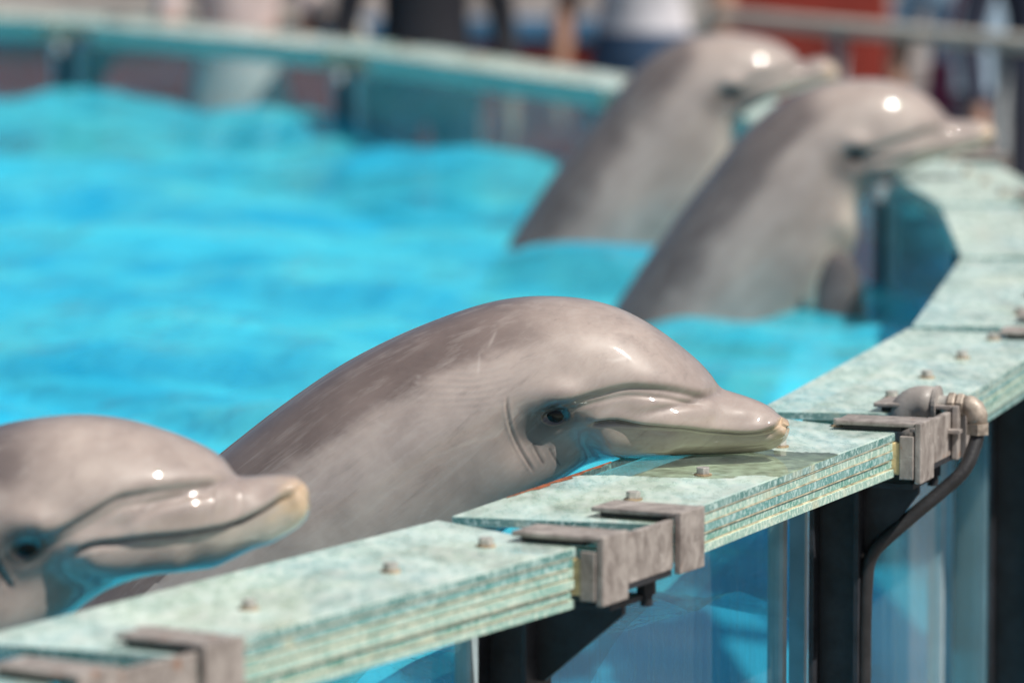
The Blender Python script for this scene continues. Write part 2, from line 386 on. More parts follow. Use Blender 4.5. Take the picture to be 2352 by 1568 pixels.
# pipe fitting and hose at the bracket right of the sharp dolphin
Pq = pol(8.80, JT[5])
pf = empty('pipe_fitting', (Pq.x, Pq.y, SLAB - .046), 'grey pipe elbow with brass nuts on the clamp right of the sharp dolphin', 'pipe fitting', None, R(JT[5]))
def lp(x, y, z): return (x, y, z)
bm = bmesh.new()
arc = [(.205 + .030 - .030 * math.cos(t), .075, .030 + .030 * math.sin(t)) for t in np.linspace(0, math.pi / 2, 9)]
tube(bm, [(.205, .075, -.012)] + arc + [(.252, .075, .060)], [.025] + [.0255] * 9 + [.0245], 24); obj('elbow', bm, M['pvc'], pf, True)
bm = bmesh.new(); tube(bm, [(.252, .075, .060), (.2525, .075, .060), (.258, .075, .060), (.259, .075, .060)], [.02, .0265, .0265, .018], 24); obj('elbow_collar', bm, M['pvc'], pf)
bm = bmesh.new(); tube(bm, [(.256, .075, .060), (.275, .075, .060)], .0125, 18); obj('nipple', bm, M['bolt'], pf)
for x0, x1, r in ((.273, .284, .0185), (.286, .297, .0175)):
    bm = bmesh.new(); tube(bm, [(x0, .075, .060), (x0 + .002, .075, .060), (x1 - .002, .075, .060), (x1, .075, .060)], [r - .002, r, r, r - .002], 6); obj('hex_nut', bm, M['brass'], pf)
bm = bmesh.new(); tube(bm, [(.296, .075, .060), (.304, .075, .0595), (.311, .075, .055), (.315, .075, .046), (.316, .075, .030)], [.014, .015, .0155, .0155, .0145], 18); obj('end_elbow', bm, M['brass'], pf, True)
bm = bmesh.new(); tube(bm, [(.316, .075, .034), (.316, .075, .018)], .018, 6); obj('hex_nut', bm, M['brass'], pf)
bm = bmesh.new(); box(bm, .225, .300, .035, .052, .022, .028, .001); obj('support_plate', bm, M['steel'], pf)
Mx = Matrix.Translation((Pq.x, Pq.y, SLAB)) @ Matrix.Rotation(R(JT[5]), 4, 'Z')
hp = crv([(.316, .075, -.018), (.316, .074, -.028), (.314, .066, -.045), (.303, .048, -.078), (.278, .030, -.105), (.242, .010, -.138), (.202, -.008, -.176), (.185, -.015, -.197), (.177, -.017, -.228), (.174, -.018, -.33), (.174, -.018, -.6), (.174, -.018, -.9)], 8)
bm = bmesh.new(); tube(bm, [Mx @ Vector(p) for p in hp], .0105, 14)
tag(obj('hose', bm, M['hose'], None, True), 'black hose bending from the pipe fitting down along the steel post', 'hose')

# ------------------------------------------------------------------ dolphins
def seg_dist(P, line):
    """distance, signed side (positive = above in the picture) and position along a polyline"""
    A, B = line[:-1], line[1:]; best = np.full(len(P), 1e9); sg = np.zeros(len(P)); u = np.zeros(len(P))
    Ls = np.linalg.norm(B - A, axis=1); cum = np.concatenate([[0], np.cumsum(Ls)])
    for i in range(len(A)):
        d = B[i] - A[i]; L2 = d @ d
        if L2 == 0: continue
        t = np.clip(((P - A[i]) @ d) / L2, 0, 1); q = A[i] + t[:, None] * d; v = P - q
        dd = np.hypot(v[:, 0], v[:, 1]); m = dd < best
        best[m] = dd[m]; u[m] = ((cum[i] + t * Ls[i]) / cum[-1])[m]
        cr = d[0] * v[:, 1] - d[1] * v[:, 0]
        sg[m] = np.sign(cr)[m]
    return best, sg, u
def sstep(x, a, b):
    t = np.clip((x - a) / (b - a), 0, 1); return t * t * (3 - 2 * t)
def vnoise(x, y, seed):
    r = np.random.default_rng(seed); z = 0
    for i in range(7):
        f = 1.7 ** i; a = r.random(4) * 6.28
        z = z + (np.sin(f * x * (.7 + .6 * r.random()) + a[0] + 1.3 * np.sin(f * y * .8 + a[1])) * np.sin(f * y * (.7 + .6 * r.random()) + a[2])) / f ** .8
    return z
def dolphin(label, y0, keys, feat, nring=240, nlen=420, flippers=(), group='dolphins in the pool'):
    pxm = FPX / y0
    K = np.array([[*t, *b, w] for t, b, w in keys], float); nk = len(K)
    Q = np.vstack([2 * K[0] - K[1], K, 2 * K[-1] - K[-2]])
    # chord-length sampling, denser on the head
    fine = np.linspace(0, nk - 1, 4000)
    def ev(t):
        i = np.minimum(t.astype(int), nk - 2); f = (t - i)[:, None]
        a, b, c, d = Q[i], Q[i + 1], Q[i + 2], Q[i + 3]
        return .5 * (2 * b + (c - a) * f + (2 * a - 5 * b + 4 * c - d) * f ** 2 + (3 * b - a - 3 * c + d) * f ** 3)
    E = ev(fine); cen = (E[:, :2] + E[:, 2:4]) / 2; spd = np.linalg.norm(np.diff(cen, axis=0), axis=1) + np.abs(np.diff(E[:, 1])) * .5
    hk = feat.get('head_keys', nk); wgt = np.where(fine[1:] < hk, 1.0, .28)
    cum = np.concatenate([[0], np.cumsum((spd + .05) * wgt)]); cum /= cum[-1]
    ts = np.interp(np.linspace(0, 1, nlen), cum, fine); E = ev(ts); E[:, 4] = np.maximum(E[:, 4], .003)
    ker = np.exp(-.5 * (np.arange(-6, 7) / 2.2) ** 2); ker /= ker.sum()
    sm = np.stack([np.convolve(np.pad(E[:, c], 6, mode='edge'), ker, 'valid') for c in range(5)], 1)
    sm[0], sm[-1] = E[0], E[-1]; E = sm
    phi = np.linspace(0, 2 * math.pi, nring, endpoint=False)
    hd = np.interp(ts, [0, hk * .35, hk * .8, nk - 1], [.5, .46, .50, .56])      # where the section is widest (from the belly)
    nt = np.interp(ts, [0, hk * .4, hk * .7, nk - 1], [2.1, 1.9, 2.0, 2.0]); nb = np.interp(ts, [0, hk * .5, hk, nk - 1], [2.3, 2.4, 2.1, 1.95])
    T, Bm, w = E[:, :2], E[:, 2:4], E[:, 4] * pxm
    wid = Bm + (T - Bm) * hd[:, None]
    co, si = np.cos(phi), np.sin(phi)
    ex = np.where(co[None, :] > 0, 2 / nt[:, None], 2 / nb[:, None])
    cc = np.sign(co)[None, :] * np.abs(co)[None, :] ** ex; ss = np.sign(si)[None, :] * np.abs(si)[None, :] ** ex
    up = (T - wid)[:, None, :] * np.maximum(cc, 0)[..., None] + (wid - Bm)[:, None, :] * np.minimum(cc, 0)[..., None]
    P2 = wid[:, None, :] + up; Y = w[:, None] * ss          # pixels at this distance; Y depth in pixels
    V = np.stack([P2[..., 0], P2[..., 1], Y], -1)
    def normals(V):
        du = np.gradient(V, axis=0); dv = np.roll(V, -1, 1) - np.roll(V, 1, 1)
        n = np.cross(du, dv); n /= np.linalg.norm(n, axis=2, keepdims=True) + 1e-9
        c = np.stack([wid[:, 0], wid[:, 1], 0 * wid[:, 0]], -1)[:, None, :]
        s = np.sign(((V - c) * n).sum(2, keepdims=True)); return n * np.where(s == 0, 1, s)
    N = normals(V).reshape(-1, 3); Pp = P2.reshape(-1, 2); lat = np.clip(np.abs(N[:, 2]) * 1.6, 0, 1); lat0 = np.clip(np.abs(np.tile(ss, 1)).reshape(-1) * 2, 0, 1)
    D = np.zeros(len(Pp)); C = np.tile(np.array([.345, .287, .260]), (len(Pp), 1)); g = lambda d, s: np.exp(-(d / s) ** 2)
    def paint(mask, c): 
        nonlocal C
        m = np.clip(mask, 0, 1)[:, None]; C = C * (1 - m) + np.array(c) * m
    rel = (((V.reshape(-1, 3)[:, :2] - np.repeat(Bm, nring, 0)) * np.repeat(T - Bm, nring, 0)).sum(1) / (np.repeat(((T - Bm) ** 2).sum(1), nring) + 1e-9))
    along = np.repeat(ts, nring)
    xm, zm = Pp[:, 0] / pxm, Pp[:, 1] / pxm
    if 'cape' in feat:
        d, s, u = seg_dist(Pp, crv(feat['cape'])); sd = d * s / pxm
        rag = .006 * vnoise(xm * 30, zm * 55, 5)
        m = sstep(sd + rag, -.012, .014) * sstep(u, .02, .22); paint(m * .85, (.140, .106, .098))
        paint(g(sd + .035 + rag, .03) * .45 * sstep(u, .02, .2), (.43, .365, .335))  # paler flank band under the cape, the sky's sheen painted in
    else:
        rag = .03 * vnoise(xm * 12, zm * 20, 5)
        paint(sstep(rel + rag, .70, .84) * .8 * sstep(along, hk * .85, hk * 1.0), (.115, .094, .092))
    belly = sstep(-rel, -.30, -.12) * sstep(along, hk * .8, hk)
    paint(belly * feat.get('belly', .3), (.52, .46, .40))
    if 'melon' in feat:
        d, s, u = seg_dist(Pp, crv(feat['melon'])); sd = d * s / pxm; en = sstep(u, 0, .08) * (1 - sstep(u, .9, 1.0))
        D += lat * en * np.where(sd > 0, .0035 * g(sd, .022), -.0060 * (1 - g(sd, .009)) * g(sd, .030) + .0035 * g(sd, .012))
        paint(sstep(sd, 0, .03) * (1 - sstep(along, hk * .8, hk)) * .4, (.44, .37, .33))
        for off, am in ((.010, .0022), (.021, .0020)):
            D -= lat * en * am * g(sd + off, .0032)
        paint(g(sd + .010, .004) * en * .45, (.15, .125, .12))
    if 'crease' in feat:
        d, s, u = seg_dist(Pp, crv(feat['crease'])); d = d / pxm; fa = (1 - sstep(u, .55, 1)) * np.clip(lat * 1.3, .0, 1)
        D -= fa * (.0042 * g(d, .0065)); paint(g(d, .004) * fa * .4, (.12, .10, .098))
    mouth = crv(feat['mouth']); d, s, u = seg_dist(Pp, mouth); sd = d * s / pxm; d = d / pxm
    fm = 1 - sstep(u, .93, 1.0); jm = (1 - sstep(along, hk * .55, hk * .68)); lm = np.clip(lat0, 0, 1)
    beyond = (u <= .0005) & (d > .004); fm = np.where(beyond, 0, fm) * (.35 + .65 * sstep(u, .0, .07))
    D += lm * fm * (-.0075 * g(d, .0032) - np.where(sd < 0, feat.get('inset', .006) * g(d, .045) * sstep(d, -.002, .007) * (1 - sstep(u, .58, .92)), -.0035 * g(d - .007, .009)))
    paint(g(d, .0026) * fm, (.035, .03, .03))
    paint(np.where(sd < 0, 1, 0) * sstep(d, .002, .006) * (1 - sstep(along, hk * .45, hk * .75)) * .75, (.37, .325, .28))
    tip = feat['tip']; dt = np.hypot(Pp[:, 0] - tip[0], Pp[:, 1] - tip[1]) / pxm
    nz = .006 * vnoise(xm * 90, zm * 90, 9)
    paint((1 - sstep(dt + nz, .010, feat.get('tip_r', .034))) * np.where(sd < 0, 1, .62), (.56, .40, .25))
    paint((1 - sstep(dt + nz, .03, .07)) * np.where(sd < 0, .35, .0), (.40, .34, .27))
    for q0, q1, am, wdt in feat.get('bulges', ()):
        d, s, u = seg_dist(Pp, np.array([q0, q1], float)); D += lat * am * g(d / pxm, wdt)
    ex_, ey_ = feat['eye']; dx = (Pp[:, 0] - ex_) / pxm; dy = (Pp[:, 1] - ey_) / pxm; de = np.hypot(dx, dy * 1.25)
    D += lat * (-.0095 * g(de, .022) + .0085 * g(np.hypot(dx - .004, (dy + .030) * 1.6), .030) + .0022 * g(de - .019, .004) + .003 * g(np.hypot(dx, dy - .028), .018))
    paint(np.minimum(g(de, .029) * 1.3, 1) * .96, (.030, .025, .025)); paint(g(np.hypot(dx + .032, dy - .020), .034) * .75, (.075, .066, .066))  # dark eye patch; its spread below and behind is painted brow shadow
    for ln, dep, wd in feat.get('folds', ()):
        d, s, u = seg_dist(Pp, crv(ln)); sd = d * s / pxm; e = sstep(u, 0, .12) * (1 - sstep(u, .88, 1))
        D += lat * e * (-dep * g(d / pxm, wd) + dep * .5 * g(d / pxm - wd * 2, wd)); paint(g(d / pxm, wd * .8) * e * .7, (.07, .06, .06))
    for q0, q1, am in feat.get('scars', ()):
        d, s, u = seg_dist(Pp, np.array([q0, q1], float)); paint(g(d / pxm, .0014 + .001 * u) * am * .5 * sstep(u, 0, .3) * (1 - sstep(u, .6, 1)), (.55, .50, .47))
    for (rx, rz_, rr, wl, slope, curv, am) in feat.get('ripples', ()):
        qx, qz = (Pp[:, 0] - rx) / pxm, (Pp[:, 1] - rz_) / pxm
        ph = (qz + slope * qx + curv * qx * qx + .002 * vnoise(qx * 14, qz * 14, 4)) / wl * 2 * math.pi
        wgt2 = g(qx, rr * 1.3) * g(qz, rr * .62); D += lat * am * np.sin(ph) * wgt2
        paint(np.clip(np.sin(ph), 0, 1) * wgt2 * .18, (.42, .37, .34))
    Vf = V.reshape(-1, 3) + N * (D * pxm)[:, None]
    # to metres at this distance
    X = np.empty_like(Vf); c_, s_ = math.cos(PITCH), math.sin(PITCH)
    Yw = y0 + Vf[:, 2] / pxm
    Xr = (Vf[:, 0] - CX) / FPX; Yr = (CY - Vf[:, 1]) / FPX; t = y0 / (c_ + Yr * s_)
    X[:, 0] = Xr * t; X[:, 1] = Yw; X[:, 2] = CAMZ + (-s_ + Yr * c_) * t
    base = Vector(X.mean(0)); base.z = WATER
    i = np.arange(nlen - 1)[:, None]; j = np.arange(nring)[None, :]; j2 = (j + 1) % nring
    F = np.stack([i * nring + j, (i + 1) * nring + j, (i + 1) * nring + j2, i * nring + j2], -1).reshape(-1, 4).tolist()
    F.append(list(range(nring))); F.append([(nlen - 1) * nring + q for q in range(nring)][::-1])
    e = empty('dolphin', base, label, 'dolphin', group)
    me = bpy.data.meshes.new('body'); me.from_pydata((X - np.array(base)).tolist(), [], F)
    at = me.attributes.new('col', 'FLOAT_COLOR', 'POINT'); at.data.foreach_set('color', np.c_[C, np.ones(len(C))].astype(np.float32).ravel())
    bmx = bmesh.new(); bmx.from_mesh(me); bmesh.ops.recalc_face_normals(bmx, faces=bmx.faces); bmx.to_mesh(me); bmx.free()
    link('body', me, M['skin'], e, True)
    # eyes set in their sockets
    for side in (-1, 1):
        cand = np.where(N[:, 2] * side > .2)[0]; q = cand[np.argmin(np.hypot(Pp[cand, 0] - ex_, Pp[cand, 1] - ey_))]
        bm = bmesh.new(); bmesh.ops.create_uvsphere(bm, u_segments=24, v_segments=16, radius=1)
        ctr = Vector(X[q]) - base - Vector((0, side * .0075, 0))
        bm.transform(Matrix.Translation(ctr) @ Matrix.Diagonal((.0185, .0110, .0140, 1))); obj('eye', bm, M['eye'], e, True)
        bm = bmesh.new()
        tube(bm, [ctr + Vector((.0150 * math.cos(a), side * (.0065 - .004 * abs(math.cos(a))), -.0105 + .002 * math.sin(a) - .0035 * math.sin(a) ** 2 + .002)) for a in np.linspace(math.pi, 2 * math.pi, 12)], .0022, 8)
        obj('eyelid', bm, M['lid'], e, True)
    # flippers: outline in the picture plane, thick in the middle, set out from the flank
    for outline, yoff, tilt in flippers:
        O = crv(list(outline) + [outline[0]], 6)[:-1]; c = O.mean(0); bm = bmesh.new(); L = []
        for sc, th in ((1.0, .0), (.86, .45), (.6, .8), (.25, 1.0)):
            for sd_ in ((1,) if sc == 1 else (1, -1)):
                rng_ = []
                for p in O:
                    q = c + (p - c) * sc; v = on_y(q[0], q[1], y0); v.y = y0 + yoff + tilt * (q[1] - O[0][1]) / pxm + sd_ * .016 * th; rng_.append(bm.verts.new(v - base))
                L.append((sc, sd_, rng_))
        get = lambda s, d: [r for a, b, r in L if a == s and (b == d or s == 1.0)][0]
        nO = len(O)
        for d_ in (1, -1):
            for a, b in ((1.0, .86), (.86, .6), (.6, .25)):
                ra, rb = get(a, d_), get(b, d_)
                for k in range(nO): bm.faces.new((ra[k], ra[(k + 1) % nO], rb[(k + 1) % nO], rb[k]))
            bm.faces.new(get(.25, d_))
        bmesh.ops.recalc_face_normals(bm, faces=bm.faces)
        fo = obj('flipper', bm, M['skin'], e, True); a2 = fo.data.attributes.new('col', 'FLOAT_COLOR', 'POINT')
        a2.data.foreach_set('color', np.tile(np.array([.10, .088, .088, 1], np.float32), len(fo.data.vertices)))
    return e

dolphin('sharp grey dolphin in front resting its chin on the glass coping', 7.79, [
    ((1813, 974), (1814, 984), .009), ((1811, 965), (1811, 998), .021), ((1802, 960), (1804, 1011), .028), ((1789, 952), (1793, 1020), .032), ((1773, 937), (1776, 1030), .036),
    ((1745, 922), (1745, 1037), .039), ((1710, 909), (1705, 1041), .044), ((1678, 899), (1665, 1043), .050), ((1654, 888), (1625, 1044), .058), ((1633, 860), (1590, 1044), .072),
    ((1605, 830), (1555, 1045), .084), ((1565, 796), (1515, 1046), .094), ((1520, 762), (1475, 1047), .101), ((1470, 731), (1435, 1049), .106), ((1410, 704), (1400, 1052), .110),
    ((1340, 687), (1370, 1058), .115), ((1265, 681), (1335, 1072), .121), ((1190, 684), (1295, 1098), .127), ((1110, 699), (1250, 1135), .134), ((1010, 732), (1195, 1185), .143),
    ((900, 778), (1125, 1250), .152), ((780, 841), (1045, 1330), .161), ((660, 922), (955, 1420), .168), ((560, 998), (870, 1510), .172), ((460, 1080), (780, 1610), .170),
    ((340, 1190), (680, 1730), .165), ((200, 1340), (540, 1860), .150), ((60, 1520), (350, 1960), .120), ((-60, 1700), (150, 2040), .070), ((-160, 1880), (-60, 2080), .035), ((-220, 2000), (-200, 2060), .012)],
    dict(head_keys=19, inset=.0115, tip=(1806, 985), tip_r=.030,
         mouth=[(1790, 962), (1786, 967), (1767, 979), (1740, 987), (1706, 989), (1671, 986), (1620, 979), (1569, 968), (1518, 961), (1466, 955), (1415, 946), (1381, 948), (1345, 957)],
         melon=[(1640, 884), (1610, 879), (1545, 862), (1490, 854), (1432, 852), (1364, 866), (1296, 883), (1244, 900), (1205, 935)],
         crease=[(1657, 892), (1610, 901), (1569, 910), (1531, 917), (1480, 925), (1420, 940)],
         cape=[(1400, 742), (1300, 745), (1150, 780), (1000, 845), (850, 928), (700, 1025), (560, 1130), (420, 1260)],
         eye=(1278, 932), belly=.12,
         bulges=[((1385, 1005), (1520, 1012), .013, .024), ((1480, 925), (1700, 945), .003, .016), ((1225, 985), (1330, 1010), -.016, .034)],
         folds=[([(1167, 876), (1165, 905), (1172, 945), (1186, 980), (1206, 1020), (1230, 1066)], .0008, .0022), ([(1230, 1000), (1240, 1022), (1254, 1050)], .0004, .0022), ([(1268, 1015), (1280, 1040), (1292, 1060)], .0003, .0022)],
         scars=[((1103, 785), (1098, 845), .7), ((1143, 738), (1118, 785), .6), ((966, 828), (958, 872), .5), ((893, 1190), (1000, 1150), .3), ((1000, 1105), (960, 1165), .5), ((860, 930), (905, 955), .3),
                ((1200, 800), (1260, 790), .3), ((1395, 812), (1450, 798), .8), ((1380, 806), (1440, 806), .6), ((760, 1010), (800, 960), .3), ((720, 1100), (790, 1085), .3)],
         ripples=[(1075, 868, .05, .0083, .10, 1.6, .00042), (960, 930, .035, .009, .32, 1.0, .0002)]),
    nring=300, nlen=640)
dolphin('blurred grey dolphin cut off at the left edge with its beak on the coping', 6.86, [
    ((712, 1138), (714, 1158), .011), ((707, 1121), (711, 1178), .024), ((694, 1105), (701, 1195), .032), ((676, 1093), (684, 1212), .037), ((648, 1090), (655, 1230), .039),
    ((615, 1091), (622, 1248), .043), ((580, 1094), (588, 1258), .047), ((548, 1093), (556, 1272), .052), ((534, 1080), (524, 1287), .060), ((513, 1054), (490, 1301), .069),
    ((476, 1029), (450, 1306), .078), ((428, 1006), (408, 1308), .087), ((381, 989), (365, 1312), .095), ((317, 970), (325, 1320), .103), ((254, 958), (285, 1334), .110),
    ((190, 953), (240, 1355), .117), ((127, 956), (195, 1385), .124), ((63, 964), (145, 1425), .131), ((0, 977), (95, 1470), .138), ((-70, 1000), (30, 1530), .146),
    ((-150, 1040), (-50, 1600), .153), ((-250, 1110), (-140, 1690), .160), ((-350, 1200), (-240, 1790), .155), ((-450, 1320), (-380, 1880), .13), ((-560, 1480), (-520, 1940), .09), ((-660, 1680), (-650, 1960), .05), ((-720, 1850), (-720, 1960), .015)],
    dict(head_keys=18, inset=.005, tip=(700, 1140), tip_r=.046,
         mouth=[(690, 1112), (682, 1118), (647, 1135), (603, 1163), (539, 1188), (444, 1202), (349, 1206), (285, 1212), (222, 1219), (178, 1245)],
         melon=[(520, 1082), (495, 1077), (412, 1080), (317, 1091), (270, 1102), (190, 1147), (127, 1179), (80, 1196)],
         crease=[(538, 1092), (500, 1098), (444, 1109), (365, 1134), (301, 1172), (260, 1190)],
         eye=(82, 1222), belly=.15,
         bulges=[((20, 1290), (150, 1310), -.018, .040), ((230, 1265), (400, 1270), .012, .024), ((330, 1170), (560, 1130), .005, .018)],
         folds=[([(-5, 1190), (20, 1260), (60, 1330)], .003, .003)]),
    nring=220, nlen=420)
FL2 = [(1890, 570), (1925, 556), (1956, 590), (1974, 670), (1984, 740), (1975, 800), (1930, 815), (1885, 770), (1862, 700), (1868, 630)]
dolphin('blurred dolphin rising upright at the rear right with its beak over the rim', 11.9, [
    ((2285, 302), (2286, 312), .007), ((2281, 290), (2279, 323), .020), ((2268, 280), (2262, 332), .029), ((2242, 277), (2232, 341), .035), ((2210, 276), (2200, 350), .040),
    ((2180, 273), (2165, 361), .048), ((2163, 254), (2130, 373), .058), ((2137, 227), (2095, 386), .072), ((2095, 202), (2060, 399), .086), ((2045, 186), (2030, 411), .098),
    ((1991, 181), (2006, 424), .107), ((1925, 185), (1988, 440), .116), ((1868, 198), (1976, 455), .124), ((1814, 220), (1969, 478), .131), ((1771, 248), (1970, 510), .138),
    ((1707, 305), (1968, 550), .150), ((1653, 370), (1955, 595), .160), ((1600, 439), (1930, 645), .168), ((1546, 509), (1896, 700), .172), ((1493, 584), (1855, 765), .174),
    ((1423, 686), (1800, 850), .172), ((1350, 800), (1730, 950), .165), ((1290, 920), (1640, 1050), .15), ((1240, 1050), (1520, 1140), .12), ((1210, 1180), (1390, 1220), .07), ((1190, 1280), (1260, 1300), .02)],
    dict(head_keys=13, tip=(2280, 300), tip_r=.045,
         mouth=[(2284, 312), (2262, 318), (2225, 326), (2170, 337), (2110, 345), (2050, 352), (2010, 356), (1985, 364)],
         melon=[(2170, 284), (2130, 285), (2080, 295), (2030, 310), (1975, 326), (1930, 340)],
         crease=[(2176, 276), (2140, 288), (2090, 305), (2040, 325), (2010, 340)],
         eye=(1958, 350), belly=.75,
         bulges=[((2010, 385), (2080, 378), .008, .024), ((1930, 500), (1955, 530), .010, .03)]),
    nring=160, nlen=260, flippers=[(FL2, -.165, -.12)])
dolphin('blurred dolphin rising upright farthest back, left of the rear right one', 13.15, [
    ((1926, 172), (1927, 180), .007), ((1924, 158), (1920, 186), .020), ((1912, 142), (1906, 190), .029), ((1890, 133), (1880, 195), .036), ((1862, 136), (1848, 203), .043),
    ((1840, 142), (1815, 213), .052), ((1824, 123), (1782, 225), .068), ((1787, 99), (1748, 239), .084), ((1734, 83), (1718, 254), .098), ((1669, 77), (1696, 275), .110),
    ((1600, 83), (1684, 305), .121), ((1546, 99), (1682, 340), .131), ((1498, 129), (1682, 378), .140), ((1455, 166), (1676, 415), .148), ((1412, 220), (1662, 455), .156),
    ((1359, 289), (1636, 500), .164), ((1305, 354), (1600, 550), .170), ((1251, 429), (1556, 610), .172), ((1198, 509), (1500, 680), .172), ((1140, 600), (1430, 760), .168), ((1080, 710), (1340, 850), .15), ((1040, 830), (1230, 930), .11), ((1010, 950), (1120, 1000), .04)],
    dict(head_keys=11, tip=(1922, 165), tip_r=.045,
         mouth=[(1926, 178), (1905, 180), (1870, 182), (1820, 188), (1770, 200), (1725, 212), (1695, 222)],
         melon=[(1832, 150), (1800, 150), (1750, 160), (1700, 180), (1660, 200)],
         crease=[(1838, 145), (1800, 158), (1750, 175), (1715, 192)],
         eye=(1672, 212), belly=.85,
         bulges=[((1715, 240), (1770, 225), .008, .024)]),
    nring=160, nlen=240)

# ------------------------------------------------------------------ background: railings, stands, people
def railing(label, pts, posts, r=.026):
    b = Vector(pts[0]); e = empty('railing', (b.x, b.y, 0), label, 'railing', 'railings behind the pool')
    o = Vector((b.x, b.y, 0))
    bm = bmesh.new(); tube(bm, [Vector(p) - o for p in pts], r, 14); obj('rail', bm, M['rail'], e, True)
    for (x, y, zt) in posts:
        bm = bmesh.new(); tube(bm, [Vector((x, y, 0)) - o, Vector((x, y, zt)) - o], .024, 12); obj('post', bm, M['greypost'], e, True)
    return e
a, b = on_z(1640, 38, 1.15), on_z(2352, 100, 1.15); d = b - a
railing('cream pipe railing behind the rear dolphins running to the right edge', [a - d * .02 + Vector((-.05, 0, -.12)), a - d * .015 + Vector((0, 0, -.03)), a + d * .02, a + d * .5, b, b + d * 1.2],
        [tuple(a + d * f)[:2] + (1.14,) for f in (.42, .93, 1.5, 2.1)])
a2 = on_z(-800, 10, 1.13); b2 = on_z(790, 52, 1.13)
railing('cream pipe railing behind the far wall, bent down at its end', [a2, b2 - (b2 - a2) * .06, *[b2 + Vector((.05 * math.sin(t), 0, -.05 + .05 * math.cos(t))) for t in np.linspace(0, math.pi / 2, 6)], b2 + Vector((.055, 0, -.4)), b2 + Vector((.055, 0, -1.1))],
        [tuple(a2 + (b2 - a2) * f)[:2] + (1.12,) for f in (.1, .35, .6, .85)], .027)

def bleacher(i, x0, x1, y, z):
    nm = ['lowest red and blue bleacher row just behind the railings'] + ['%s bleacher row above the lowest one' % w for w in ('second', 'third', 'fourth', 'fifth', 'sixth', 'seventh', 'eighth')]
    e = empty('bleacher_row', ((x0 + x1) / 2, y, 0), nm[i], 'bleachers', 'bleacher rows behind the pool'); h = (x1 - x0) / 2
    bm = bmesh.new(); box(bm, -h, h, 0, .80, 0, z - .075 if i == 0 else z - .075); obj('riser', bm, M['red'] if i % 2 == 0 else M['conc'], e)
    bm = bmesh.new(); box(bm, -h, h, -.03, .33, z - .070, z, .006); obj('bench_plank', bm, M['blue'], e)
    bm = bmesh.new(); box(bm, -h, h, .36, .80, z - .073, z - .02); obj('tread', bm, M['conc'], e)
for i in range(8): bleacher(i, -22, .62, 21.6 + i * .83, .90 + i * .40)
st = empty('concrete_stairs', (3.4, 20.6, 0), 'grey concrete stairs right of the red block behind the railing', 'stairs')
for i in range(14):
    bm = bmesh.new(); box(bm, -2.0, 5, i * .36, i * .36 + .36, 0, .62 + i * .17, .01); obj('step', bm, M['conc'], st)
    bm = bmesh.new(); box(bm, -2.0, 5, i * .36 - .004, i * .36 + .04, .62 + i * .17 - .0, .62 + i * .17 + .006); obj('nosing', bm, M['white'] if i % 2 else M['greypost'], st)
rb = empty('red_block', (1.05, 19.6, 0), 'red painted block left of the concrete stairs', 'block')
bm = bmesh.new(); box(bm, -.29, .25, 0, .8, 0, 1.30, .015); obj('block_body', bm, M['red'], rb)
bm = bmesh.new(); box(bm, -.31, .27, -.02, .82, 1.301, 1.34, .01); obj('block_cap', bm, M['conc'], rb)

